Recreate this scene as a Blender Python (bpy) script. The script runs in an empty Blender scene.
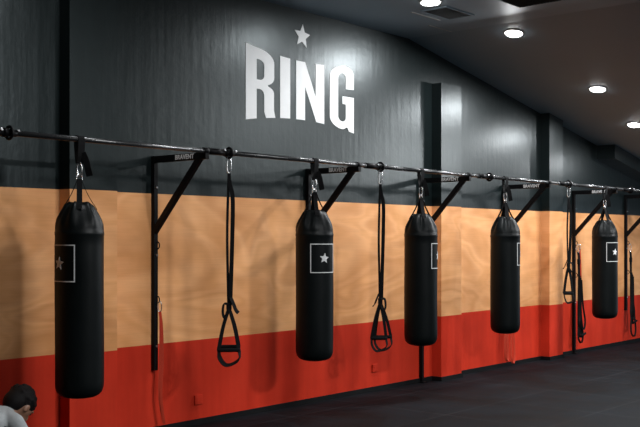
import bpy, bmesh, math, random
from mathutils import Vector, Matrix, Euler
random.seed(7)
R = math.radians
PI = math.pi
C = bpy.context.scene.collection
sc = bpy.context.scene

# ------------------------------------------------------------------ layout (metres)
# wall plane y = 0, the room is at y < 0, the camera stands at x = 0
HC = 1.6                       # eye height
FPX = 1000.0                   # focal length in pixels of a 640 px wide frame
PSI = math.atan2(FPX, 855.0)   # heading, from the wall's normal towards +X
CAM_D = 6.4514                 # camera to wall
H = 3.83                       # flat ceiling
XC = 9.06                      # where the ceiling starts to slope down
SL = 0.178                     # its slope
RAIL_Y, RAIL_Z, RAIL_R = -0.64, 2.303, 0.0195
RED_Z, WOOD_Z = 0.733, 1.985
X0, X1, YB = -2.0, 18.0, -11.0


def ceil_z(x):
    return H if x <= XC else H - SL * (x - XC)


# ------------------------------------------------------------------ materials
def mat(name, color=(.5, .5, .5), rough=.5, metal=0., spec=.5, emit=None, strength=0.):
    m = bpy.data.materials.new(name)
    m.use_nodes = True
    b = m.node_tree.nodes['Principled BSDF']
    b.inputs['Base Color'].default_value = (*color, 1)
    b.inputs['Roughness'].default_value = rough
    b.inputs['Metallic'].default_value = metal
    b.inputs['Specular IOR Level'].default_value = spec
    if emit:
        b.inputs['Emission Color'].default_value = (*emit, 1)
        b.inputs['Emission Strength'].default_value = strength
    return m


class NT:
    def __init__(self, m):
        self.t = m.node_tree
        self.n = self.t.nodes
        self.b = self.n['Principled BSDF']

    def add(self, kind, **kw):
        n = self.n.new(kind)
        for k, v in kw.items():
            if k in n.inputs.keys():
                n.inputs[k].default_value = v
            else:
                setattr(n, k, v)
        return n

    def link(self, a, b):
        self.t.links.new(a, b)

    def coords(self, scale=(1, 1, 1), loc=(0, 0, 0), kind='Object'):
        tc = self.add('ShaderNodeTexCoord')
        mp = self.add('ShaderNodeMapping')
        mp.inputs['Scale'].default_value = scale
        mp.inputs['Location'].default_value = loc
        self.link(tc.outputs[kind], mp.inputs['Vector'])
        return mp.outputs['Vector']

    def noise(self, vec, scale, detail=4., rough=.55, dist=0.):
        n = self.add('ShaderNodeTexNoise')
        n.inputs['Scale'].default_value = scale
        n.inputs['Detail'].default_value = detail
        n.inputs['Roughness'].default_value = rough
        n.inputs['Distortion'].default_value = dist
        self.link(vec, n.inputs['Vector'])
        return n.outputs['Fac']

    def ramp(self, fac, stops):
        r = self.add('ShaderNodeValToRGB')
        e = r.color_ramp.elements
        while len(e) < len(stops):
            e.new(.5)
        for i, (p, c) in enumerate(stops):
            e[i].position = p
            e[i].color = (*c, 1) if len(c) == 3 else c
        self.link(fac, r.inputs['Fac'])
        return r.outputs['Color']

    def mix(self, a, b, fac=.5, mode='MIX'):
        n = self.add('ShaderNodeMix', data_type='RGBA', blend_type=mode)
        for s, v in ((0, fac), (6, a), (7, b)):
            if isinstance(v, (int, float)):
                n.inputs[s].default_value = v
            elif isinstance(v, tuple):
                n.inputs[s].default_value = (*v, 1)
            else:
                self.link(v, n.inputs[s])
        return n.outputs[2]

    def math(self, op, a, b=0.):
        n = self.add('ShaderNodeMath', operation=op)
        for i, v in enumerate((a, b)):
            if isinstance(v, (int, float)):
                n.inputs[i].default_value = v
            else:
                self.link(v, n.inputs[i])
        return n.outputs[0]

    def bump(self, h, strength=.2, dist=.01):
        n = self.add('ShaderNodeBump')
        n.inputs['Strength'].default_value = strength
        n.inputs['Distance'].default_value = dist
        self.link(h, n.inputs['Height'])
        self.link(n.outputs['Normal'], self.b.inputs['Normal'])

    def color(self, c):
        self.link(c, self.b.inputs['Base Color'])

    def rough(self, c):
        self.link(c, self.b.inputs['Roughness'])


M = {}
# dark painted plaster
m = M['plaster'] = mat('dark_plaster', (.07, .085, .085), .34, spec=.45)
m.node_tree.nodes['Principled BSDF'].inputs['Specular Tint'].default_value = (.86, .98, 1., 1)
k = NT(m)
v = k.coords()
n1 = k.noise(v, 1.3, 5, .6, .4)
n2 = k.noise(v, 9., 5, .65)
n3 = k.noise(k.coords((6, 1, .6)), 1.2, 4, .6)
c = k.ramp(n1, [(.3, (.0028, .0056, .0058)), (.7, (.0055, .0092, .0095))])
c = k.mix(c, k.ramp(n2, [(.35, (.82, .82, .82)), (.7, (1.1, 1.1, 1.1))]), .7, 'MULTIPLY')
c = k.mix(c, k.ramp(n3, [(.35, (.85, .85, .85)), (.65, (1.06, 1.06, 1.06))]), .6, 'MULTIPLY')
k.color(c)
k.bump(k.math('ADD', k.noise(v, 9., 5, .6), k.noise(k.coords((8, 1, .8)), 1.5, 3, .5)), .11, .02)

# varnished rotary-cut plywood
m = M['ply'] = mat('varnished_plywood', (.62, .34, .15), .5, spec=.16)
k = NT(m)
big = k.noise(k.coords((.55, .55, 1.5), (3.1, 0, .4)), 1.0, 2.5, .5, .5)
rings = k.math('SINE', k.math('MULTIPLY', big, 70.))
rings = k.math('MULTIPLY_ADD', rings, .5)
rings.node.inputs[2].default_value = .5
wide = k.math('SINE', k.math('MULTIPLY', big, 27.))
fib = k.noise(k.coords((1.2, 1, 40)), 2.2, 4, .6)
blot = k.noise(k.coords((.8, 1, .8)), 1.5, 3, .5, .6)
c = k.ramp(rings, [(.0, (.71, .345, .142)), (.6, (.755, .375, .165)), (1., (.77, .390, .175))])
c = k.mix(c, k.ramp(wide, [(.0, (.90, .86, .82)), (.7, (1.04, 1.04, 1.04))]), .75, 'MULTIPLY')
c = k.mix(c, k.ramp(blot, [(.3, (.76, .68, .58)), (.62, (1.06, 1.07, 1.08))]), .85, 'MULTIPLY')
c = k.mix(c, k.ramp(fib, [(.3, (.92, .91, .9)), (.7, (1.05, 1.05, 1.05))]), .7, 'MULTIPLY')
k.color(c)

# red painted board
m = M['red'] = mat('red_paint', (.45, .045, .02), .55, spec=.06)
k = NT(m)
st = k.noise(k.coords((2.6, 1, .25)), 1.6, 4, .6)
st2 = k.noise(k.coords(), 3.0, 4, .6)
c = k.ramp(st, [(.3, (.44, .025, .011)), (.6, (.55, .036, .016))])
c = k.mix(c, k.ramp(st2, [(.35, (.86, .86, .86)), (.65, (1.06, 1.06, 1.06))]), .6, 'MULTIPLY')
k.color(c)
k.bump(k.noise(k.coords(), 20., 4, .6), .08, .01)

# rubber floor tiles
m = M['rubber'] = mat('rubber_tiles', (.02, .02, .022), .7, spec=.05)
k = NT(m)
v = k.coords()
br = k.add('ShaderNodeTexBrick', offset=0.0)
br.inputs['Scale'].default_value = 1.0
br.inputs['Brick Width'].default_value = 1.0
br.inputs['Row Height'].default_value = 1.0
br.inputs['Mortar Size'].default_value = .006
br.inputs['Mortar Smooth'].default_value = .2
br.inputs['Color1'].default_value = (.0042, .0054, .0066, 1)
br.inputs['Color2'].default_value = (.0052, .0065, .0079, 1)
br.inputs['Mortar'].default_value = (.016, .017, .018, 1)
k.link(k.coords((1, 1, 1), (.3, .38, 0)), br.inputs['Vector'])
dust = k.noise(k.coords((1, 1, 1)), 1.1, 6, .65, .4)
speck = k.noise(v, 160., 2, .6)
c = k.mix(br.outputs['Color'], k.ramp(dust, [(.35, (.55, .55, .55)), (.7, (2.0, 2.05, 2.15))]), .9, 'MULTIPLY')
c = k.mix(c, k.ramp(speck, [(.6, (1., 1., 1.)), (.72, (1.7, 1.7, 1.8))]), .6, 'MULTIPLY')
k.color(c)
k.rough(k.ramp(dust, [(.3, (.62, .62, .62)), (.7, (.75, .75, .75))]))
k.bump(k.math('SUBTRACT', k.noise(v, 60., 3, .6), k.math('MULTIPLY', br.outputs['Fac'], 1.5)), .12, .01)

# ceiling paint
m = M['ceiling'] = mat('grey_ceiling_paint', (.11, .105, .10), .55, spec=.4)
k = NT(m)
v = k.coords()
k.color(k.ramp(k.noise(v, 1.0, 4, .5), [(.3, (.24, .325, .39)), (.7, (.27, .36, .43))]))
k.bump(k.noise(v, 8., 4, .5), .06, .02)

m = M['bag'] = mat('black_vinyl', (.012, .015, .016), .42, spec=.13)
k = NT(m)
v = k.coords()
k.color(k.ramp(k.noise(v, 5., 4, .6), [(.3, (.0022, .0034, .0036)), (.7, (.0038, .0054, .0057))]))
k.bump(k.noise(k.coords((1, 1, .5)), 14., 4, .6), .18, .01)

def webbing(name, col, rough=.8):
    m = mat(name, col, rough, spec=.12)
    k = NT(m)
    n = k.noise(k.coords((1, 1, 1)), 260., 2, .6)
    k.color(k.ramp(n, [(.3, tuple(x * .75 for x in col)), (.7, tuple(min(1, x * 1.25) for x in col))]))
    k.bump(n, .2, .002)
    return m

def worn_metal(name, col, rough, metal=1.):
    m = mat(name, col, rough, metal)
    k = NT(m)
    n = k.noise(k.coords(), 30., 4, .6)
    k.rough(k.ramp(n, [(.3, (rough * .8,) * 3), (.7, (rough * 1.25,) * 3)]))
    return m

M['web'] = webbing('black_webbing', (.0035, .0036, .004))
M['redweb'] = webbing('red_latex', (.50, .05, .025), .55)
M['steel'] = worn_metal('bright_steel', (.75, .75, .76), .25)
M['black_metal'] = worn_metal('black_powder_coat', (.004, .004, .0045), .42, 0.)
M['black_metal'].node_tree.nodes['Principled BSDF'].inputs['Specular IOR Level'].default_value = .10
M['rail'] = mat('glossy_black_pipe', (.02, .021, .022), .28, spec=.8)
k = NT(M['rail'])
k.rough(k.ramp(k.noise(k.coords((.6, 1, 1)), 6., 3, .5), [(.3, (.24,) * 3), (.7, (.31,) * 3)]))
M['white'] = mat('white_paint', (.80, .81, .81), .55)
k = NT(M['white'])
k.color(k.ramp(k.noise(k.coords(), 6., 4, .6), [(.3, (.86, .87, .87)), (.7, (.93, .94, .94))]))
M['print'] = mat('white_print', (.62, .63, .63), .6)
k = NT(M['print'])
k.color(k.ramp(k.noise(k.coords(), 40., 3, .6), [(.3, (.56, .57, .57)), (.7, (.66, .67, .67))]))
M['black_base'] = mat('black_skirting', (.010, .010, .011), .6, spec=.15)
k = NT(M['black_base'])
k.color(k.ramp(k.noise(k.coords(), 8., 4, .6), [(.3, (.003, .003, .0035)), (.7, (.006, .006, .0065))]))
M['foam'] = mat('black_foam', (.004, .004, .0045), .9, spec=.12)
k = NT(M['foam'])
k.bump(k.noise(k.coords(), 200., 2, .6), .3, .002)
M['lamp'] = mat('lit_diffuser', (.9, .9, .9), .4, emit=(1., .985, .96), strength=17.)
M['trimring'] = mat('grey_lamp_trim', (.5, .5, .5), .4)
M['grille'] = mat('dark_grille', (.012, .012, .012), .6, spec=.2)
M['pale_edge'] = mat('pale_edge', (.40, .40, .39), .5)
M['skin'] = mat('skin', (.36, .20, .13), .5)
k = NT(M['skin'])
k.color(k.ramp(k.noise(k.coords(), 25., 3, .6), [(.3, (.20, .10, .062)), (.7, (.25, .13, .08))]))
M['hair'] = mat('black_hair', (.006, .005, .005), .6, spec=.12)
k = NT(M['hair'])
k.bump(k.noise(k.coords((60, 60, 12)), 4., 4, .6), .6, .01)
M['shirt'] = mat('white_cotton', (.28, .295, .30), .9, spec=.1)
k = NT(M['shirt'])
k.bump(k.noise(k.coords(), 9., 4, .6), .5, .02)
M['darkcloth'] = mat('dark_cotton', (.008, .0085, .01), .85)
k = NT(M['darkcloth'])
k.bump(k.noise(k.coords(), 9., 4, .6), .4, .02)


# ------------------------------------------------------------------ mesh helpers
def box(bm, lo, hi, mi=0, mtx=None):
    vs = [bm.verts.new(Vector((x, y, z)) if mtx is None else mtx @ Vector((x, y, z)))
          for x in (lo[0], hi[0]) for y in (lo[1], hi[1]) for z in (lo[2], hi[2])]
    for f in ((0, 1, 3, 2), (4, 6, 7, 5), (0, 4, 5, 1), (2, 3, 7, 6), (0, 2, 6, 4), (1, 5, 7, 3)):
        bm.faces.new([vs[i] for i in f]).material_index = mi


def bevel_box(bm, lo, hi, bev=.004, mtx=None, seg=2):
    t = bmesh.new()
    box(t, lo, hi)
    bmesh.ops.bevel(t, geom=t.edges[:], offset=bev, segments=seg, profile=.5, affect='EDGES')
    if mtx is not None:
        bmesh.ops.transform(t, matrix=mtx, verts=t.verts)
    merge(bm, t)


def merge(bm, t):
    me = bpy.data.meshes.new('tmp')
    t.to_mesh(me)
    t.free()
    bm.from_mesh(me)
    bpy.data.meshes.remove(me)


def frames(pts, closed, up0=None):
    pts = [Vector(p) for p in pts]
    n = len(pts)
    T = []
    for i in range(n):
        a = pts[(i - 1) % n] if closed or i > 0 else pts[i]
        b = pts[(i + 1) % n] if closed or i < n - 1 else pts[i]
        T.append((b - a).normalized())
    u = Vector(up0) if up0 else (Vector((0, 0, 1)) if abs(T[0].z) < .9 else Vector((1, 0, 0)))
    U = []
    for t in T:
        u = u - t * u.dot(t)
        if u.length < 1e-6:
            u = t.orthogonal()
        u.normalize()
        U.append(u.copy())
    return pts, T, U


def tube(bm, pts, r, seg=10, closed=False):
    pts, T, U = frames(pts, closed)
    rs = r if isinstance(r, (list, tuple)) else [r] * len(pts)
    rings = []
    for p, t, u, rr in zip(pts, T, U, rs):
        w = t.cross(u)
        rings.append([bm.verts.new(p + (u * math.cos(a) + w * math.sin(a)) * rr)
                      for a in [2 * PI * i / seg for i in range(seg)]])
    n = len(rings)
    for i in range(n if closed else n - 1):
        a, b = rings[i], rings[(i + 1) % n]
        for j in range(seg):
            bm.faces.new((a[j], a[(j + 1) % seg], b[(j + 1) % seg], b[j])).smooth = True
    if not closed:
        bm.faces.new(rings[0][::-1])
        bm.faces.new(rings[-1])


def ribbon(bm, pts, wdir, w, t=.003, closed=False):
    """flat strap of width w along wdir, thickness t"""
    pts = [Vector(p) for p in pts]
    n = len(pts)
    rings = []
    for i, p in enumerate(pts):
        a = pts[(i - 1) % n] if closed or i > 0 else p
        b = pts[(i + 1) % n] if closed or i < n - 1 else p
        tg = (b - a).normalized()
        wd = Vector(wdir[i] if isinstance(wdir, list) else wdir)
        wd = (wd - tg * wd.dot(tg)).normalized()
        nn = tg.cross(wd)
        ww = (w[i] if isinstance(w, list) else w) / 2
        rings.append([bm.verts.new(p + wd * sx * ww + nn * sn * t / 2)
                      for sx, sn in ((-1, -1), (1, -1), (1, 1), (-1, 1))])
    for i in range(n if closed else n - 1):
        a, b = rings[i], rings[(i + 1) % n]
        for j in range(4):
            bm.faces.new((a[j], a[(j + 1) % 4], b[(j + 1) % 4], b[j]))
    if not closed:
        bm.faces.new(rings[0][::-1])
        bm.faces.new(rings[-1])


def lathe(bm, prof, seg=48, fn=None):
    rings = []
    for r, z in prof:
        ring = []
        for i in range(seg):
            a = 2 * PI * i / seg
            rr, zz = (r, z) if fn is None else fn(r, z, a)
            ring.append(bm.verts.new((rr * math.cos(a), rr * math.sin(a), zz)))
        rings.append(ring)
    for a, b in zip(rings, rings[1:]):
        for j in range(seg):
            bm.faces.new((a[j], a[(j + 1) % seg], b[(j + 1) % seg], b[j])).smooth = True
    bm.faces.new(rings[0][::-1])
    bm.faces.new(rings[-1])


def circle_pts(c, rad, ax1, ax2, n=24, a0=0., a1=2 * PI, full=True):
    c, ax1, ax2 = Vector(c), Vector(ax1), Vector(ax2)
    m = n if full else n + 1
    return [c + ax1 * rad * math.cos(a0 + (a1 - a0) * i / n) + ax2 * rad * math.sin(a0 + (a1 - a0) * i / n)
            for i in range(m)]


def smooth_path(pts, n=6):
    """Catmull-Rom"""
    P = [Vector(p) for p in pts]
    P = [P[0] * 2 - P[1]] + P + [P[-1] * 2 - P[-2]]
    out = []
    for i in range(1, len(P) - 2):
        p0, p1, p2, p3 = P[i - 1:i + 3]
        for j in range(n):
            t = j / n
            out.append(.5 * ((2 * p1) + (p2 - p0) * t + (2 * p0 - 5 * p1 + 4 * p2 - p3) * t * t
                             + (3 * p1 - p0 - 3 * p2 + p3) * t ** 3))
    out.append(P[-2])
    return out


def obj(name, bm, materials, parent=None, loc=None, smooth_angle=None):
    bmesh.ops.recalc_face_normals(bm, faces=bm.faces)
    me = bpy.data.meshes.new(name)
    bm.to_mesh(me)
    bm.free()
    o = bpy.data.objects.new(name, me)
    for mm in (materials if isinstance(materials, (list, tuple)) else [materials]):
        me.materials.append(mm)
    C.objects.link(o)
    if parent:
        o.parent = parent
    if loc:
        o.location = loc
    return o


def thing(name, label, cat, loc=(0, 0, 0), rotz=0., group=None):
    o = bpy.data.objects.new(name, None)
    o.empty_display_size = .1
    C.objects.link(o)
    o.location = loc
    o.rotation_euler = (0, 0, rotz)
    return tag(o, label, cat, group)


def tag(o, label, cat, group=None):
    o['label'] = label
    o['category'] = cat
    if group:
        o['group'] = group
    return o


def struct(o, label=None, cat=None):
    o['kind'] = 'structure'
    if label:
        o['label'] = label
    if cat:
        o['category'] = cat
    return o


def dup(root, loc, label, rotz=None):
    r = root.copy()
    C.objects.link(r)
    r.location = loc
    if rotz is not None:
        r.rotation_euler = (0, 0, rotz)
    r['label'] = label
    for ch in list(root.children):
        if ch.type == 'LIGHT':
            continue
        c = ch.copy()
        C.objects.link(c)
        c.parent = r
        for g in ch.children:
            d = g.copy()
            C.objects.link(d)
            d.parent = c
    return r


def baked(bm, mods):
    """bmesh -> mesh with modifiers applied -> bmesh"""
    me = bpy.data.meshes.new('tmp')
    bm.to_mesh(me)
    bm.free()
    o = bpy.data.objects.new('tmp', me)
    C.objects.link(o)
    for kind, kw in mods:
        md = o.modifiers.new(kind, kind)
        for a, b in kw.items():
            setattr(md, a, b)
    dg = bpy.context.evaluated_depsgraph_get()
    dg.update()
    out = bmesh.new()
    ev = o.evaluated_get(dg)
    m2 = bpy.data.meshes.new_from_object(ev)
    out.from_mesh(m2)
    bpy.data.objects.remove(o)
    bpy.data.meshes.remove(m2)
    return out


def flat_shape(loops, depth, mtx):
    """filled 2-D outlines (first one outer, the rest holes) with a small depth, as a bmesh"""
    cu = bpy.data.curves.new('tmp', 'CURVE')
    cu.dimensions = '2D'
    cu.fill_mode = 'BOTH'
    cu.extrude = depth / 2
    for lp in loops:
        s = cu.splines.new('POLY')
        s.points.add(len(lp) - 1)
        for p, q in zip(s.points, lp):
            p.co = (q[0], q[1], 0, 1)
        s.use_cyclic_u = True
    return curve_bm(cu, mtx)


def curve_bm(cu, mtx):
    o = bpy.data.objects.new('tmp', cu)
    C.objects.link(o)
    dg = bpy.context.evaluated_depsgraph_get()
    dg.update()
    me = bpy.data.meshes.new_from_object(o.evaluated_get(dg))
    out = bmesh.new()
    out.from_mesh(me)
    bmesh.ops.transform(out, matrix=mtx, verts=out.verts)
    bpy.data.objects.remove(o)
    bpy.data.meshes.remove(me)
    return out


def text_bm(s, size, depth, mtx):
    cu = bpy.data.curves.new('tmp', 'FONT')
    cu.body = s
    cu.size = size
    cu.extrude = depth / 2
    cu.offset = size * .022
    cu.space_character = 1.02
    cu.align_x = 'CENTER'
    cu.align_y = 'CENTER'
    return curve_bm(cu, mtx)


# ------------------------------------------------------------------ the room shell
P0 = (4.495, 4.94, .13)
P1 = (9.51, 9.93, .13)
P2 = (12.09, 12.47, .13)


def banded_box(bm, xa, xb, ya, yb, tops):
    """box wall painted in bands: red board, plywood, dark plaster; tops = z at xa and xb"""
    zs = [0., RED_Z, WOOD_Z, None]
    cols = []
    for x, top in ((xa, tops[0]), (xb, tops[1])):
        for y in (ya, yb):
            cols.append([bm.verts.new((x, y, z if z is not None else top)) for z in zs])
    A, B, Cc, Dd = cols          # (xa,ya) (xa,yb) (xb,ya) (xb,yb)
    for p, q in ((A, Cc), (Cc, Dd), (Dd, B), (B, A)):
        for i in range(3):
            bm.faces.new((p[i], q[i], q[i + 1], p[i + 1])).material_index = (2, 1, 0)[i]
    bm.faces.new((A[3], Cc[3], Dd[3], B[3]))
    bm.faces.new((A[0], B[0], Dd[0], Cc[0])).material_index = 2


three = [M['plaster'], M['ply'], M['red']]
bm = bmesh.new()
banded_box(bm, X0 - .1, XC, 0., .12, (H + .1, H + .1))
banded_box(bm, XC, X1 + .1, 0., .12, (ceil_z(XC) + .1, ceil_z(X1 + .1) + .1))
struct(obj('wall_back', bm, three))
for i, (xa, xb, d) in enumerate((P0, P1, P2)):
    bm = bmesh.new()
    tops = (3.385, 3.385) if i == 1 else (ceil_z(xa), ceil_z(xb))
    banded_box(bm, xa, xb, -d, 0., tops)
    struct(obj('pillar', bm, three))

bm = bmesh.new()
box(bm, (X0 - .1, YB - .1, -.1), (X1 + .1, .12, 0.))
struct(obj('floor', bm, M['rubber']))

bm = bmesh.new()
pro = [(X0 - .1, H), (XC, H), (X1 + .1, ceil_z(X1 + .1))]
lo = [[bm.verts.new((x, y, z)) for x, z in pro] for y in (YB - .1, 0.)]
hi = [[bm.verts.new((x, y, z + .1)) for x, z in pro] for y in (YB - .1, 0.)]
for i in range(2):
    bm.faces.new((lo[0][i], lo[0][i + 1], lo[1][i + 1], lo[1][i]))
    bm.faces.new((hi[0][i], hi[0][i + 1], hi[1][i + 1], hi[1][i]))
    for s in range(2):
        bm.faces.new((lo[s][i], lo[s][i + 1], hi[s][i + 1], hi[s][i]))
for i in (0, 2):
    bm.faces.new((lo[0][i], lo[1][i], hi[1][i], hi[0][i]))
struct(obj('ceiling', bm, M['ceiling']))

bm = bmesh.new()
box(bm, (X0 - .1, YB - .1, 0), (X0, 0, H))
struct(obj('wall_left', bm, M['plaster']))
bm = bmesh.new()
DY0, DY1, DZ = -6.6, -1.3, 2.05            # wide unseen opening, added to let in bluish daylight
box(bm, (X1, DY1, 0), (X1 + .1, 0, ceil_z(X1)))
box(bm, (X1, YB - .1, 0), (X1 + .1, DY0, ceil_z(X1)))
box(bm, (X1, DY0, DZ), (X1 + .1, DY1, ceil_z(X1)))
struct(obj('wall_right', bm, M['plaster']))
bm = bmesh.new()
for xa, xb in ((X0, XC), (XC, X1)):
    vs = [[bm.verts.new((x, y, z)) for x, z in ((xa, 0), (xb, 0), (xb, ceil_z(xb)), (xa, ceil_z(xa)))] for y in (YB - .1, YB)]
    bm.faces.new(vs[0]); bm.faces.new(vs[1])
    for j in range(4):
        bm.faces.new((vs[0][j], vs[0][(j + 1) % 4], vs[1][(j + 1) % 4], vs[1][j]))
struct(obj('wall_front', bm, M['plaster']))

bm = bmesh.new()
for lo, hi in (((X1 - .02, DY0, 0), (X1 + .12, DY0 + .06, DZ)), ((X1 - .02, DY1 - .06, 0), (X1 + .12, DY1, DZ)), ((X1 - .02, DY0, DZ - .06), (X1 + .12, DY1, DZ))):
    box(bm, lo, hi)
struct(obj('added_door_frame_1', bm, M['black_base']))  # frame around the added daylight opening, never in view

# beam under the sloped ceiling, right end
bm = bmesh.new()
xa, xb = 13.8, X1
vs = [[bm.verts.new((x, y, z)) for x, z in ((xa, ceil_z(xa) - .20), (xb, ceil_z(xb) - .20), (xb, ceil_z(xb)), (xa, ceil_z(xa)))]
      for y in (-.28, 0.)]
bm.faces.new(vs[0]); bm.faces.new(vs[1])
for j in range(4):
    bm.faces.new((vs[0][j], vs[0][(j + 1) % 4], vs[1][(j + 1) % 4], vs[1][j]))
struct(obj('trim_1', bm, M['plaster']))

# black skirting that follows wall and pillars
bm = bmesh.new()
BH, BT = .048, .014
px = X0
for xa, xb, d in (P0, P1, P2, (X1, X1, 0)):
    box(bm, (px, -BT, 0), (xa - (BT if d else 0), 0, BH))
    if d:
        box(bm, (xa - BT, -d - BT, 0), (xb + BT, -d, BH))
        box(bm, (xa - BT, -d, 0), (xa, 0, BH))
        box(bm, (xb, -d, 0), (xb + BT, 0, BH))
        px = xb + BT
struct(obj('baseboard_back', bm, M['black_base']))

# ------------------------------------------------------------------ painted sign: star and RING
SX0, SX1 = 6.50, 8.08


def warp(x, v):
    s = (x - (SX0 + SX1) / 2) / ((SX1 - SX0) / 2)
    top = 3.335 + .070 * s * s
    bot = 2.768 - .066 * s * s
    return (x, bot + (top - bot) * v)


def arc(cx, cy, rx, ry, a0, a1, n=8):
    return [(cx + rx * math.cos(R(a0 + (a1 - a0) * i / n)), cy + ry * math.sin(R(a0 + (a1 - a0) * i / n))) for i in range(n + 1)]


def dense(lp, step=.06):
    out = []
    for i, p in enumerate(lp):
        q = lp[(i + 1) % len(lp)]
        n = max(1, int(math.hypot(q[0] - p[0], q[1] - p[1]) / step))
        out += [(p[0] + (q[0] - p[0]) * j / n, p[1] + (q[1] - p[1]) * j / n) for j in range(n)]
    return out


LET = {
    'R': ((6.50, 6.895), [
        [(0, 0), (0, 1), (.50, 1)] + arc(.50, .84, .46, .16, 90, 0) + [(.96, .64)] + arc(.66, .62, .30, .13, 0, -75, 6)
        + arc(.62, .38, .33, .10, 65, 0, 6) + [(.95, .12), (1.0, .0), (.68, 0), (.62, .09), (.62, .32)]
        + arc(.46, .32, .16, .10, 0, 90, 5) + [(.36, .42), (.36, 0)],
        [(.36, .55), (.36, .84), (.46, .84)] + arc(.46, .77, .16, .07, 90, 0, 5) + arc(.46, .62, .16, .07, 0, -90, 5)]),
    'I': ((6.962, 7.103), [[(0, 0), (0, 1), (1, 1), (1, 0)]]),
    'N': ((7.189, 7.607), [[(0, 0), (0, 1), (.31, 1), (.69, .43), (.69, 1), (1, 1), (1, 0), (.71, 0), (.31, .58), (.31, 0)]]),
    'G': ((7.695, 8.08), [
        [(1, .635), (1, .84)] + arc(.5, .84, .5, .16, 0, 180, 14) + [(0, .16)] + arc(.44, .16, .44, .16, 180, 285, 9)
        + [(.72, .055), (.80, .0), (1, 0), (1, .52), (.52, .52), (.52, .40), (.66, .40), (.66, .19)]
        + arc(.5, .19, .16, .07, 0, -180, 8) + [(.34, .81)] + arc(.5, .81, .16, .07, 180, 0, 8) + [(.66, .635)]]),
}
UP = Matrix(((1, 0, 0, 0), (0, 0, -1, -.0015), (0, 1, 0, 0), (0, 0, 0, 1)))   # drawing plane -> wall plane


def star_loop(cx, cy, r, inner=.47, rot=0.):
    return [(cx + (r if i % 2 == 0 else r * inner) * math.sin(R(rot) + PI * i / 5),
             cy + (r if i % 2 == 0 else r * inner) * math.cos(R(rot) + PI * i / 5)) for i in range(10)]


sign = thing('wall_sign', 'large white painted star over RING lettering on the dark upper wall', 'sign', (0, 0, 0))
for ch, ((xa, xb), loops) in LET.items():
    L2 = [[warp(xa + (xb - xa) * u, w) for u, w in dense(lp)] for lp in loops]
    obj('letter', flat_shape(L2, .003, UP), M['white'], sign)
obj('star', flat_shape([star_loop(7.278, 3.582, .118, .46, 4)], .003, UP), M['white'], sign)

# ------------------------------------------------------------------ the rail on its wall brackets
JOINTS = [3.66, 5.665, 7.69, 9.705, 11.62, 13.50, 15.35]
POLES = [3.40, 5.41, 7.345, 9.275, 11.10, 13.02, 14.77]
LONG = {9.275, 13.02}

rail = thing('wall_mounted_rail', 'long dark steel pipe rail running along the whole wall on brackets', 'rail', (0, RAIL_Y, RAIL_Z))
ends = [1.6] + JOINTS + [17.2]
for a, b in zip(ends, ends[1:]):
    bm = bmesh.new()
    tube(bm, [(a + .002, 0, 0), (b - .002, 0, 0)], RAIL_R, 20)
    obj('pipe', bm, M['rail'], rail)
for j in JOINTS:
    bm = bmesh.new()
    tube(bm, circle_pts((j, 0, 0), .040, (0, 1, 0), (0, 0, 1), 28), .0105, 10, True)
    obj('ring', bm, M['black_metal'], rail)
    bm = bmesh.new()
    tube(bm, [(j - .235, 0, 0), (j - .03, 0, 0)], .027, 20)
    tube(bm, [(j - .05, 0, 0), (j - .018, 0, 0)], .031, 20)
    tube(bm, [(j - .018, 0, 0), (j + .05, 0, 0)], .0245, 20)
    s = obj('sleeve', bm, M['black_metal'], rail)
    for dx, rr, dy in ((-.075, .011, 0), (.055, .009, .006)):
        bm = bmesh.new()
        tube(bm, [(j + dx, -.022 + dy, .012), (j + dx, -.036 + dy, .018)], rr, 6)
        obj('bolt', bm, M['steel'], s)


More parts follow.
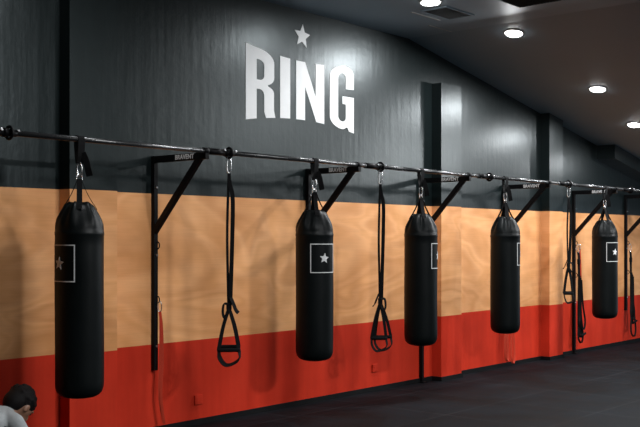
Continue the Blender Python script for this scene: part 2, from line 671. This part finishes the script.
def make_bracket(xp, long, label):
    t = thing('wall_bracket', label, 'bracket', (xp, 0, 0), 0, 'brackets holding up the rail')
    zb = .052 if long else .52
    bm = bmesh.new()
    bevel_box(bm, (-.02, -.042, zb), (.02, -.001, 2.295), .003)
    u = obj('upright', bm, M['black_metal'], t)
    for z in (2.275, 2.036, 1.475, .72):
        bm = bmesh.new()
        tube(bm, [(.004, -.042, z), (.004, -.050, z)], .010, 6)
        obj('bolt', bm, M['steel'], u)
    for z in (1.555, 1.105):
        bm = bmesh.new()
        tube(bm, circle_pts((.012, -.040, z), .030, (0, -1, 0), (0, 0, 1), 12, R(-90), R(90), False), .005, 8)
        obj('eye_hook', bm, M['black_metal'], u)
    if long:
        bm = bmesh.new()
        bevel_box(bm, (-.035, -.075, 0), (.035, -.016, .012), .003)
        bevel_box(bm, (-.019, -.041, .010), (.019, -.016, .06), .002)
        obj('foot_plate', bm, M['black_metal'], t)
    bm = bmesh.new()
    bevel_box(bm, (-.02, RAIL_Y - .02, 2.238), (.02, -.042, 2.293), .003)
    arm = obj('arm', bm, M['black_metal'], t)
    # clamp that carries the pipe
    bm = bmesh.new()
    tube(bm, [(-.03, RAIL_Y, RAIL_Z), (.03, RAIL_Y, RAIL_Z)], .0265, 20)
    obj('clamp', bm, M['black_metal'], t)
    # lettering on the side of the arm that faces -X; it reads from the wall outwards
    mt = Matrix(((0, 0, -1, -.0212), (-1, 0, 0, -.412), (0, 1, 0, 2.2655), (0, 0, 0, 1)))
    lb = text_bm('BRAVENT', .058, .0015, mt @ Matrix.Diagonal((.88, .93, 1, 1)))
    obj('lettering', lb, M['print'], arm)
    # diagonal brace
    a, b = Vector((0, -.020, 1.665)), Vector((0, -.585, 2.262))
    d = (b - a).normalized()
    n = Vector((1, 0, 0)).cross(d)
    mt = Matrix((Vector((1, 0, 0)), n, d)).transposed().to_4x4()
    mt.translation = a
    bm = bmesh.new()
    bevel_box(bm, (-.0185, -.026, .0), (.0185, .026, (b - a).length), .003, mt)
    obj('brace', bm, M['black_metal'], t)
    return t


pole_labels = [
    'black steel bracket out of view left of the first punching bag',
    'black steel bracket with a red band on its upright, between the first two bags',
    'black steel bracket right behind the second punching bag from the left',
    'black steel bracket with floor-length upright beside the pillar, behind the third bag',
    'black steel bracket behind the fourth punching bag, between the two pillars',
    'black steel bracket with floor-length upright just left of the farthest punching bag',
    'farthest black steel bracket, at the right edge of the photo']
for xp, lb in list(zip(POLES, pole_labels))[1:]:
    make_bracket(xp, xp in LONG, lb)

# ------------------------------------------------------------------ punching bags
BAG_R = .1675
BAG_L = 1.33


def cyl_patch(bm, r, a_pts, t=.002):
    """strip on the bag: list of (angle, z) quads"""
    for quad in a_pts:
        f = [bm.verts.new((rr * math.sin(a), -rr * math.cos(a), z)) for rr in (r, r + t) for a, z in quad]
        n = len(quad)
        bm.faces.new(f[n:])
        bm.faces.new(f[:n][::-1])
        for i in range(n):
            bm.faces.new((f[i], f[(i + 1) % n], f[n + (i + 1) % n], f[n + i]))


def make_bag(label, zb):
    up = .51 - zb
    t = thing('punching_bag', label, 'punching bag', (0, 0, 0), 0, 'punching bags hanging from the rail')
    prof = [(.02, 0), (.07, .002), (.11, .010), (.138, .024), (.156, .046), (.165, .075), (.1675, .11)]
    prof += [(.1675, z) for z in (.2, .35, .5, .65, .8, .95, 1.05, 1.12)]
    prof += [(.1695, 1.125), (.1695, 1.145), (.1665, 1.150), (.1655, 1.175), (.161, 1.205), (.150, 1.238), (.135, 1.270),
             (.116, 1.304), (.097, 1.334), (.075, 1.348), (.045, 1.354), (.02, 1.355)]
    prof = [(r, z + (up if z > .12 else 0)) for r, z in prof]
    ph = [random.uniform(0, 6) for _ in range(4)]

    def fold(r, z, a):
        k = max(0., min(1., (z - up - 1.15) / .09))
        fade = 1 if r > .06 else 0
        rr = r * (1 + k * fade * (.045 * math.sin(7 * a + ph[0]) + .03 * math.sin(12 * a + ph[1])))
        w = .0016 * math.sin(3 * a + 5 * z + ph[2]) * (1 if .1 < z < 1.1 else 0)
        return rr + w, z + k * fade * .010 * math.sin(5 * a + ph[3])
    bm = bmesh.new()
    lathe(bm, prof, 64, fold)
    body = obj('bag_body', bm, M['bag'], t)
    # printed frame and star
    zc, hh = 1.44 - zb, .128
    ha = hh / BAG_R
    lw = .0075
    la = lw / BAG_R
    bm = bmesh.new()
    N = 24
    for z0, z1 in ((zc - hh, zc - hh + lw), (zc + hh - lw, zc + hh)):
        for i in range(N):
            a0, a1 = -ha + 2 * ha * i / N, -ha + 2 * ha * (i + 1) / N
            cyl_patch(bm, BAG_R + .0005, [((a0, z0), (a1, z0), (a1, z1), (a0, z1))], .0025)
    for a0, a1 in ((-ha, -ha + la), (ha - la, ha)):
        for i in range(6):
            z0, z1 = zc - hh + 2 * hh * i / 6, zc - hh + 2 * hh * (i + 1) / 6
            cyl_patch(bm, BAG_R + .0005, [((a0, z0), (a1, z0), (a1, z1), (a0, z1))], .0025)
    obj('logo_frame', bm, M['print'], body)
    bm = bmesh.new()
    sl = star_loop(0, 0, .047, .47, 6)
    cpt = (0., zc)
    for i in range(10):
        p, q = sl[i], sl[(i + 1) % 10]
        cyl_patch(bm, BAG_R + .0012, [(cpt, (p[0] / BAG_R, zc + p[1]), (q[0] / BAG_R, zc + q[1]))], .0025)
    obj('logo_star', bm, M['print'], body)
    # four webbing straps from the shoulder to the ring
    apex = 1.515 + up
    for s in range(4):
        a = R(45 + 90 * s + 8)
        dx, dy = math.cos(a), math.sin(a)
        pts = smooth_path([(dx * .119, dy * .119, 1.302 + up), (dx * .102, dy * .102, 1.333 + up), (dx * .084, dy * .084, 1.358 + up),
                           (dx * .046, dy * .046, 1.43 + up), (dx * .012, dy * .012, apex)], 5)
        bm = bmesh.new()
        ribbon(bm, pts, (-dy, dx, 0), .036, .004)
        obj('strap', bm, M['web'], t)
    # ring, carabiner
    bm = bmesh.new()
    tube(bm, circle_pts((0, 0, apex + .012), .024, (1, 0, 0), (0, 0, 1), 20), .0042, 8, True)
    obj('ring', bm, M['steel'], t)
    bm = bmesh.new()
    cz, ax = apex + .068, Vector((.707, -.707, 0))
    lp = [Vector((0, 0, cz)) + ax * (.017 * math.copysign(abs(math.cos(a)) ** .7, math.cos(a))) + Vector((0, 0, .046 * math.sin(a)))
          for a in [2 * PI * i / 24 for i in range(24)]]
    tube(bm, lp, .0055, 8, True)
    g = obj('carabiner', bm, M['steel'], t)
    # webbing loop over the pipe
    top = RAIL_Z - zb
    rr = RAIL_R + .0045
    zlow = cz + .040
    pts = [(0, -.004, zlow)]
    pts += [(0, -.016, zlow + .05), (0, -rr * .98, top - .04)]
    pts += [(0, -rr * math.cos(a), top + rr * math.sin(a)) for a in [PI * i / 10 for i in range(11)]]
    pts += [(0, rr * .98, top - .04), (0, .016, zlow + .05), (0, .004, zlow)]
    bm = bmesh.new()
    ribbon(bm, pts, (1, 0, 0), .056, .004, True)
    obj('hanging_loop', bm, M['web'], t)
    # loose end of the webbing
    bm = bmesh.new()
    ribbon(bm, smooth_path([(.012, -.020, zlow + .075), (.032, -.032, zlow + .02), (.045, -.036, zlow - .035), (.062, -.034, zlow - .085)], 5),
           (.7, -.7, .1), .045, .012)
    obj('strap_end', bm, M['web'], t)
    return t


BAGS = [(4.214, .500, -90, 'nearest black punching bag, leftmost, white star logo at its left edge'),
        (6.722, .528, -18, 'black punching bag under the RING letters with star logo facing forward'),
        (8.370, .530, 27, 'third black punching bag from the left, hanging beside the first full pillar'),
        (10.05, .533, 36, 'fourth black punching bag from the left, hanging between two pillars'),
        (12.675, .545, -15, 'farthest black punching bag, rightmost and smallest in the row')]
for x, zb, yaw, lb in BAGS:
    b = make_bag(lb, zb)
    b.location = (x, RAIL_Y, zb)
    for ch in b.children:
        if ch.name.startswith('bag_body'):
            ch.rotation_euler.z = R(yaw)

# ------------------------------------------------------------------ suspension trainers
def carabiner(bm, c, h, w, r, ax=(1, 0, 0)):
    c, ax = Vector(c), Vector(ax)
    lp = [c + ax * (w / 2 * math.copysign(abs(math.cos(a)) ** .7, math.cos(a))) + Vector((0, 0, h / 2 * math.sin(a)))
          for a in [2 * PI * i / 24 for i in range(24)]]
    tube(bm, lp, r, 8, True)


def make_trainer(loc, rotz, label, zs, handles, tab=1):
    """zs: z of strap split, handle; local x points to the right in the picture, z up from the floor"""
    zsplit, zh, zbot = zs
    t = thing('suspension_trainer', label, 'suspension trainer', loc, rotz, 'suspension trainers hanging from the rail')
    rz = RAIL_Z - .0425
    bm = bmesh.new()
    carabiner(bm, (0, 0, rz - .052), .135, .034, .0062)
    obj('carabiner', bm, M['steel'], t)
    ztop = rz - .108
    bm = bmesh.new()
    ribbon(bm, smooth_path([(0, 0, ztop + .01), (.003, 0, ztop - .04), (.006, .0, ztop - .10), (.030, .0, ztop - .22),
                            (.026, 0, (ztop + zsplit) / 2), (.010, 0, zsplit + .04)], 6),
           [(1, .0, 0)] * 31, [.024] * 10 + [.034] * 21, .004)
    ribbon(bm, smooth_path([(0, .012, ztop + .01), (-.002, .012, ztop - .08), (-.008, .012, ztop - .22), (-.014, .012, (ztop + zsplit) / 2),
                            (-.004, .012, zsplit + .04)], 6), (1, .5, 0), .022, .005)
    obj('strap', bm, M['web'], t)
    bm = bmesh.new()
    bevel_box(bm, (-.022, -.008, zsplit), (.022, .018, zsplit + .055), .005)
    obj('buckle', bm, M['black_metal'], t)
    bm = bmesh.new()
    ribbon(bm, smooth_path([(.014 * tab, -.012, zsplit + .10), (.035 * tab, -.014, zsplit + .05), (.055 * tab, -.016, zsplit - .0),
                            (.075 * tab, -.016, zsplit - .025)], 5), (.5, .6, .6), .034, .005)
    ribbon(bm, smooth_path([(-.010 * tab, -.012, zsplit + .05), (-.042 * tab, -.012, zsplit + .045), (-.050 * tab, -.014, zsplit - .02),
                            (-.036 * tab, -.014, zsplit - .06), (-.008 * tab, -.012, zsplit - .02)], 5), (.6, .6, .5), .024, .006)
    obj('strap_end', bm, M['web'], t)
    for (xa, xb, dz, yo) in handles:
        z = zh + dz
        bm = bmesh.new()
        mid = zsplit - .03
        for xe in (xa, xb):
            ribbon(bm, smooth_path([(.0, yo * .2, zsplit + .004), ((xe) * .18, yo * .4, mid), (xe * .62, yo * .8, (mid + z) / 2 + .02), (xe, yo, z)], 5),
                   (1, .35, .0), .029, .006)
        h = obj('handle', bm, M['web'], t)
        bm = bmesh.new()
        tube(bm, [(xa - .012, yo, z), (xa + .004, yo, z), (xb - .004, yo, z), (xb + .012, yo, z)], [.012, .0165, .0165, .012], 12)
        obj('grip', bm, M['foam'], h)
        bm = bmesh.new()
        d = z - zbot
        ribbon(bm, smooth_path([(xa, yo, z), (xa + .004, yo - .03, z - d * .5), (xa * .55 + xb * .45 - .02, yo - .05, zbot + .01),
                                (xa * .3 + xb * .7 + .01, yo - .05, zbot + .025), (xb + .004, yo - .03, z - d * .5), (xb, yo, z)], 6),
               (.35, .8, .5), .030, .005)
        obj('foot_cradle', bm, M['web'], h)
    return t


make_trainer((JOINTS[1], RAIL_Y, 0), R(-42), 'black suspension trainer hanging left of the second punching bag, under letter R',
             (1.035, .712, .585), [(-.085, .078, 0, -.02), (-.075, .083, .02, .05)])
make_trainer((JOINTS[2], RAIL_Y, 0), R(-50), 'black suspension trainer hanging between the second and third punching bags',
             (.985, .655, .53), [(-.085, .055, 0, -.02), (-.05, .105, .008, .05)], -1)
make_trainer((JOINTS[4], RAIL_Y, 0), R(-50), 'black suspension trainer hung high beside the second full pillar, near farthest bag',
             (1.26, .925, .80), [(-.060, .050, 0, -.02), (-.050, .060, .012, .04)], -1)

# ------------------------------------------------------------------ bands and straps hung on the brackets' hooks
def hook_point(ip, z):
    return Vector((POLES[ip] + .012, -.072, z))


def make_band(label, anchor, length, shape, mat_, cat='resistance band', name='resistance_band', width=.016, clip=.085):
    """a closed loop of band hanging from a small carabiner on an eye hook"""
    t = thing(name, label, cat, (anchor.x, anchor.y, anchor.z))
    if clip:
        bm = bmesh.new()
        carabiner(bm, (0, 0, -clip / 2 + .012), clip, .03, .0045, (.75, -.66, 0))
        obj('carabiner', bm, M['steel'], t)
    z0 = -clip + .018
    bm = bmesh.new()
    pts = [(0, 0, z0)] + [(x, y, z0 - length * f) for x, y, f in shape]
    path = smooth_path(pts, 6)
    ribbon(bm, path, (.8, -.6, .05), width, .005)
    obj('band', bm, mat_, t)
    return t


make_band('red resistance band on a carabiner, on the upright left of the first trainer', hook_point(1, 1.08), .93,
          [(.012, -.012, .15), (.016, -.015, .45), (.004, -.012, .75), (.030, -.015, .97), (.038, -.012, 1.0), (.030, -.006, .95),
           (-.004, -.002, .75), (.004, -.004, .45), (.006, -.006, .1), (.002, 0, .0)], M['redweb'], width=.022)
make_band('left one of two red bands hanging behind the fourth punching bag', hook_point(4, 1.08) + Vector((-.05, 0, 0)), .93,
          [(-.02, -.01, .3), (-.05, -.01, .7), (-.04, -.012, .93), (.0, -.012, 1.0), (.03, -.008, .93), (.02, -.004, .7), (.01, 0, .3), (0, 0, 0)],
          M['redweb'], width=.030)
make_band('right one of two red bands hanging behind the fourth punching bag', hook_point(4, 1.08) + Vector((.09, 0, 0)), .97,
          [(-.01, -.01, .3), (-.04, -.01, .7), (-.03, -.012, .95), (.02, -.012, 1.0), (.05, -.008, .88), (.03, -.004, .6), (.01, 0, .3), (0, 0, 0)],
          M['redweb'], width=.024)
make_band('red resistance band hanging on the upright beside the tangled black straps, near farthest bag', hook_point(5, 1.52) + Vector((.045, -.01, 0)), 1.25,
          [(.0, -.01, .12), (.015, -.012, .45), (.012, -.012, .7), (.055, -.014, .93), (.045, -.012, 1.0), (.02, -.008, .9), (-.012, -.004, .7),
           (-.008, 0, .4), (.002, 0, .1), (0, 0, 0)], M['redweb'], width=.020, clip=.06)


def make_bundle(label, anchor, length, seed):
    rnd = random.Random(seed)
    t = thing('strap_bundle', label, 'straps', tuple(anchor))
    bm = bmesh.new()
    carabiner(bm, (0, 0, -.05), .12, .036, .0055, (.75, -.66, 0))
    obj('carabiner', bm, M['steel'], t)
    bm = bmesh.new()
    ribbon(bm, smooth_path([(0, 0, -.10), (.004, -.01, -.16), (.0, -.012, -.3), (.006, -.012, -.45)], 5), (.8, -.6, 0), .035, .006)
    bevel_box(bm, (-.026, -.026, -.27), (.030, .004, -.20), .006)
    obj('strap', bm, M['web'], t)
    for i in range(4):
        bm = bmesh.new()
        w = .035 + .018 * i
        L = length * rnd.uniform(.80, 1.0)
        z0 = -.40 - .03 * i
        ox = rnd.uniform(-.02, .02)
        y0 = -.012 * i - .012
        pts = smooth_path([(.0, y0, z0), (-w * .5 + ox, y0, (z0 - L) / 2 - .10), (-w + ox, y0 - .01, -L + .10), (-w * .5 + ox, y0 - .015, -L + .01),
                           (w * .5 + ox, y0 - .012, -L), (w + ox, y0 - .008, -L + .12), (w * .4 + ox, y0, (z0 - L) / 2), (.004, y0, z0)], 6)
        ribbon(bm, pts, (.6, -.7, .2), .026, .006)
        obj('strap_loop', bm, M['web'], t)
    bm = bmesh.new()
    tube(bm, [(-.07, -.075, -length + .20), (.07, -.075, -length + .23)], .016, 12)
    obj('grip', bm, M['foam'], t)
    return t


make_bundle('tangled black straps on the upright between second full pillar and farthest bag', hook_point(5, 1.53) + Vector((-.01, -.012, 0)), 1.47, 3)
make_bundle('tangled black straps hanging right of the farthest bag, at the photo edge', hook_point(6, 1.53) + Vector((.0, -.012, 0)), 1.40, 8)

# ------------------------------------------------------------------ small things on wall and ceiling
def make_outlet(x, z, label):
    t = thing('wall_outlet', label, 'outlet', (x, 0, z), 0, 'outlet plates low on the red wall')
    bm = bmesh.new()
    bevel_box(bm, (-.044, -.018, -.040), (.044, 0, .040), .003)
    obj('cover_plate', bm, M['red'], t)
    bm = bmesh.new()
    bevel_box(bm, (-.026, -.021, -.024), (.026, -.017, .024), .002)
    obj('socket', bm, M['red'], t)


make_outlet(5.91, .215, 'small red outlet plate low on the wall below the first suspension trainer')
make_outlet(8.43, .245, 'small red outlet plate low on the wall below the second suspension trainer')


def make_downlight(proto, x, y, label, power, cone=180, tint=(.96, .98, 1.)):
    z = ceil_z(x)
    tilt = math.atan(SL) if x > XC else 0.
    if proto is None:
        t = thing('ceiling_light', label, 'ceiling light', (x, y, z), 0, 'round ceiling downlights')
        bm = bmesh.new()
        lathe(bm, [(.108, -.001), (.108, -.008), (.100, -.012), (.090, -.012), (.088, -.006), (.088, -.001)], 40)
        obj('trim_ring', bm, M['trimring'], t)
        bm = bmesh.new()
        lathe(bm, [(.0875, -.002), (.0875, -.015), (.080, -.024), (.05, -.029), (.01, -.030)], 40)
        obj('diffuser', bm, M['lamp'], t)
    else:
        t = dup(proto, (x, y, z), label)
    t.rotation_euler = (0, tilt, 0)
    ld = bpy.data.lights.new('bulb', 'AREA')
    ld.shape = 'DISK'
    ld.size = .16
    ld.energy = power
    ld.spread = R(cone)
    ld.color = tint
    lo = bpy.data.objects.new('bulb', ld)
    C.objects.link(lo)
    lo.parent = t
    lo.location = (0, 0, -.05)
    return t


LROW = -1.165
d0 = make_downlight(None, 7.77, LROW, 'round lit downlight at the top edge, on flat ceiling beside the square vent', 23)
make_downlight(d0, 9.32, LROW, 'round lit downlight just past the ceiling crease, above the first full pillar', 60)
make_downlight(d0, 11.33, LROW, 'round lit downlight in the middle of the sloped ceiling', 42)
make_downlight(d0, 12.89, LROW + .2, 'rightmost visible round lit downlight, lowest on the sloped ceiling', 28)
make_downlight(d0, 14.45, LROW, 'round lit downlight beyond the right edge of the photo', 18)
make_downlight(d0, 4.3, LROW, 'added fill downlight above the nearest punching bag, out of view', 15)  # unseen lamp added to brighten the plywood at the left end
for x, y, p in ((5., -4.4, 85), (11.0, -4.4, 72), (13.5, -3.2, 130), (2., -7.5, 12), (6.6, -7.5, 360)):  # added unseen fill lamps, broad soft light for the wall
    t = make_downlight(d0, x, y, 'large round added fill lamp further from the wall, out of view', p)
    t.scale = (5, 5, 1)


def make_vent(xa, xb, ya, yb, label):
    t = thing('ceiling_vent', label, 'vent', ((xa + xb) / 2, (ya + yb) / 2, H), 0, 'square vents in the flat ceiling')
    w, d = (xb - xa) / 2, (yb - ya) / 2
    bm = bmesh.new()
    box(bm, (-w, -d, -.006), (w, d, -.0005))
    obj('backing', bm, M['grille'], t)
    bm = bmesh.new()
    f = .018
    for lo, hi in (((-w - f, -d - f), (w + f, -d)), ((-w - f, d), (w + f, d + f)), ((-w - f, -d), (-w, d)), ((w, -d), (w + f, d))):
        box(bm, (lo[0], lo[1], -.014), (hi[0], hi[1], -.0005))
    obj('frame', bm, M['ceiling'], t)
    bm = bmesh.new()
    n = 14
    for i in range(n):
        y = -d + 2 * d * (i + .5) / n
        mt = Matrix.Translation((0, y, -.009)) @ Matrix.Rotation(R(35), 4, 'X')
        box(bm, (-w, -.009, -.001), (w, .009, .001), 0, mt)
    obj('louvre', bm, M['grille'], t)


make_vent(8.03, 8.49, -1.17, -.90, 'dark square ceiling vent beside the downlight nearest the top edge')
make_vent(8.03, 8.49, -2.14, -1.70, 'dark ceiling vent cut by the top edge of the photo, right of the other')
bm = bmesh.new()
box(bm, (8.01, -.79, -.006 + H), (8.50, -.768, H - .0005))
tag(obj('ceiling_strip', bm, M['pale_edge']), 'thin pale strip on the flat ceiling along the square vent', 'strip')
bm = bmesh.new()
box(bm, (8.62, -.575, -.005 + H), (9.05, -.56, H - .0005))
tag(obj('ceiling_strip', bm, M['pale_edge']), 'thin pale strip on the flat ceiling next to its crease', 'strip')

# ------------------------------------------------------------------ the person crouching at the lower left corner
def skin_tree(nodes, edges, sub=1):
    """flesh around a skeleton: closely spaced ellipsoids along each bone, merged afterwards by clean()"""
    bm = bmesh.new()
    for a, b in edges:
        A, B = nodes[a], nodes[b]
        p, q = Vector(A[:3]), Vector(B[:3])
        n = max(2, int((q - p).length / .022))
        for i in range(n + 1):
            t = i / n
            rz = A[3] + (B[3] - A[3]) * t
            ry = A[-1] + (B[-1] - A[-1]) * t
            ellipsoid(bm, p.lerp(q, t), (rz, ry, rz), None, 16, 10)
    return bm


def ellipsoid(bm, c, rad, mtx=None, u=24, v=16):
    mt = Matrix.Translation(c) @ (mtx or Matrix()) @ Matrix.Diagonal((*rad, 1))
    P = lambda i, j: bm.verts.new(mt @ Vector((math.sin(PI * j / v) * math.cos(2 * PI * i / u),
                                               math.sin(PI * j / v) * math.sin(2 * PI * i / u), math.cos(PI * j / v))))
    top, bot = P(0, 0), P(0, v)
    rows = [[P(i, j) for i in range(u)] for j in range(1, v)]
    for i in range(u):
        k = (i + 1) % u
        bm.faces.new((top, rows[0][i], rows[0][k]))
        bm.faces.new((bot, rows[-1][k], rows[-1][i]))
        for r0, r1 in zip(rows, rows[1:]):
            bm.faces.new((r0[i], r1[i], r1[k], r0[k]))


def clean(bm, voxel, smooth=4):
    b = baked(bm, [('REMESH', dict(mode='VOXEL', voxel_size=voxel)), ('SMOOTH', dict(iterations=smooth, factor=.5))])
    # keep the one continuous surface, drop stray inner shells
    left, isl = set(b.verts), []
    while left:
        st = [left.pop()]
        cur = list(st)
        while st:
            v = st.pop()
            for e in v.link_edges:
                o = e.other_vert(v)
                if o in left:
                    left.discard(o)
                    st.append(o)
                    cur.append(o)
        isl.append(cur)
    isl.sort(key=len)
    for i in isl[:-1]:
        bmesh.ops.delete(b, geom=i, context='VERTS')
    for f in b.faces:
        f.smooth = True
    return b


def make_person(loc, rotz):
    t = thing('person', 'person in a white T-shirt crouching at the lower left, dark-haired head bowed', 'person', loc, rotz)
    NB, HD = Vector((0, 0, .445)), Vector((.105, 0, .468))
    hm = Matrix.Rotation(R(52), 4, 'Y')          # the head is bowed
    bm = bmesh.new()
    parts = []
    nodes = [(-.50, 0, .31, .115, .145), (-.34, 0, .355, .10, .13), (-.17, 0, .380, .105, .145), (-.05, 0, .410, .065, .11),
             (.02, 0, .425, .050, .052), (.075, 0, .450, .048, .05)]
    edges = [(0, 1), (1, 2), (2, 3), (3, 4), (4, 5)]
    for s in (-1, 1):
        i = len(nodes)
        nodes += [(-.06, s * .140, .392, .048), (.025, s * .175, .235, .042), (.085, s * .15, .135, .036), (.14, s * .11, .055, .027)]
        edges += [(3, i), (i, i + 1), (i + 1, i + 2), (i + 2, i + 3)]
        i = len(nodes)
        nodes += [(-.48, s * .10, .275, .085), (-.35, s * .13, .18, .075), (-.20, s * .14, .075, .056), (-.40, s * .125, .065, .055), (-.60, s * .11, .055, .038)]
        edges += [(0, i), (i, i + 1), (i + 1, i + 2), (i + 2, i + 3), (i + 3, i + 4)]
    merge(bm, skin_tree(nodes, edges, 2))
    for s in (-1, 1):                             # hands, flat on the floor
        hb = Vector((.155, s * .105, .034))
        ellipsoid(bm, hb + Vector((.03, 0, -.006)), (.048, .040, .017))
        for k, (yy, ln) in enumerate(((-.028, .060), (-.009, .072), (.010, .068), (.028, .052))):
            p = hb + Vector((.062, yy, -.004))
            tube(bm, [p - Vector((.02, 0, 0)), p + Vector((ln * .45, yy * .12, .006)), p + Vector((ln, yy * .2, -.014))], [.010, .0095, .0075], 8)
        p = hb + Vector((.01, -s * .034, -.004))
        tube(bm, [p, p + Vector((.03, -s * .020, 0)), p + Vector((.055, -s * .026, -.012))], [.012, .011, .008], 8)
        fb = Vector((-.66, s * .11, .04))         # feet, toes tucked back
        ellipsoid(bm, fb, (.10, .042, .036))
    ellipsoid(bm, HD, (.090, .072, .098), hm)
    hl = lambda x, y, z: HD + (hm @ Vector((x, y, z)))
    ellipsoid(bm, hl(.035, 0, -.060), (.055, .052, .052), hm)                  # jaw
    ellipsoid(bm, hl(.096, 0, -.022), (.018, .013, .026), hm, 12, 8)             # nose
    ellipsoid(bm, hl(.082, 0, -.066), (.012, .024, .007), hm, 12, 8)             # lips
    for s in (-1, 1):
        ellipsoid(bm, hl(.0, s * .074, -.012), (.020, .010, .032), hm, 12, 8)    # ears
        ellipsoid(bm, hl(.076, s * .03, .022), (.018, .020, .008), hm, 12, 8)    # brows
    body = obj('body', clean(bm, .0065, 3), M['skin'], t)
    bm = bmesh.new()
    for s in (-1, 1):
        ellipsoid(bm, hl(.080, s * .030, .004), (.008, .010, .0085), hm, 12, 8)
    obj('eye', bm, M['hair'], t)
    bm = bmesh.new()                               # hair: cap over top, back and sides
    ellipsoid(bm, hl(-.016, 0, .030), (.100, .086, .088), hm, 32, 20)
    ellipsoid(bm, hl(-.050, 0, -.010), (.068, .076, .080), hm, 24, 16)
    rnd = random.Random(5)
    for i in range(60):
        a, e = rnd.uniform(0, 2 * PI), rnd.uniform(-.1, 1.4)
        p = Vector((math.cos(a) * math.cos(e) * .094 - .018, math.sin(a) * math.cos(e) * .080, math.sin(e) * .088 + .028))
        ellipsoid(bm, hl(*p), (.018, .015, .011), hm, 8, 6)
    obj('hair', clean(bm, .007, 2), M['hair'], t)
    bm = bmesh.new()                               # T-shirt
    nodes = [(-.47, 0, .325, .125, .155), (-.34, 0, .367, .115, .148), (-.17, 0, .388, .117, .158), (-.06, 0, .412, .078, .118), (-.005, 0, .422, .057, .068)]
    edges = [(0, 1), (1, 2), (2, 3), (3, 4)]
    for s in (-1, 1):
        i = len(nodes)
        nodes += [(-.06, s * .140, .392, .062), (-.02, s * .160, .31, .060), (.015, s * .172, .250, .058)]
        edges += [(3, i), (i, i + 1), (i + 1, i + 2)]
    merge(bm, skin_tree(nodes, edges, 2))
    obj('t_shirt', clean(bm, .008, 3), M['shirt'], t)
    bm = bmesh.new()                               # dark print on the shirt's flank
    ellipsoid(bm, (-.150, -.138, .335), (.065, .028, .060), None, 20, 12)
    obj('dark_panel', bm, M['darkcloth'], t)
    bm = bmesh.new()                               # trousers
    nodes = [(-.52, 0, .30, .14, .165), (-.44, 0, .32, .13, .16)]
    edges = [(0, 1)]
    for s in (-1, 1):
        i = len(nodes)
        nodes += [(-.48, s * .10, .275, .097), (-.35, s * .13, .18, .086), (-.20, s * .14, .078, .068), (-.40, s * .125, .072, .066), (-.56, s * .11, .062, .052)]
        edges += [(0, i), (i, i + 1), (i + 1, i + 2), (i + 2, i + 3), (i + 3, i + 4)]
    merge(bm, skin_tree(nodes, edges, 2))
    obj('trousers', clean(bm, .008, 3), M['darkcloth'], t)
    for s in (-1, 1):
        bm = bmesh.new()
        ellipsoid(bm, (-.665, s * .11, .046), (.118, .050, .044))
        ellipsoid(bm, (-.735, s * .11, .036), (.055, .046, .034))
        obj('shoe', clean(bm, .008, 2), M['darkcloth'], t)
    return t


make_person((3.650, -.625, 0), R(8)).scale = (1.07, 1.07, 1.07)

# ------------------------------------------------------------------ camera, world, view
cd = bpy.data.cameras.new('camera')
cam = bpy.data.objects.new('camera', cd)
C.objects.link(cam)
cam.location = (0, -CAM_D, HC)
cam.rotation_euler = (PI / 2, 0, -PSI)
cd.sensor_width = 36
cd.lens = 36 * FPX / 640
cd.shift_y = 26.5 / 640
cd.clip_start = .05
sc.camera = cam

w = bpy.data.worlds.new('world')
w.use_nodes = True
w.node_tree.nodes['Background'].inputs[0].default_value = (.5, .6, .7, 1)
w.node_tree.nodes['Background'].inputs[1].default_value = 1.2
sc.world = w
sc.view_settings.view_transform = 'Standard'
sc.view_settings.look = 'None'
sc.view_settings.exposure = .20
sc.view_settings.gamma = 1.
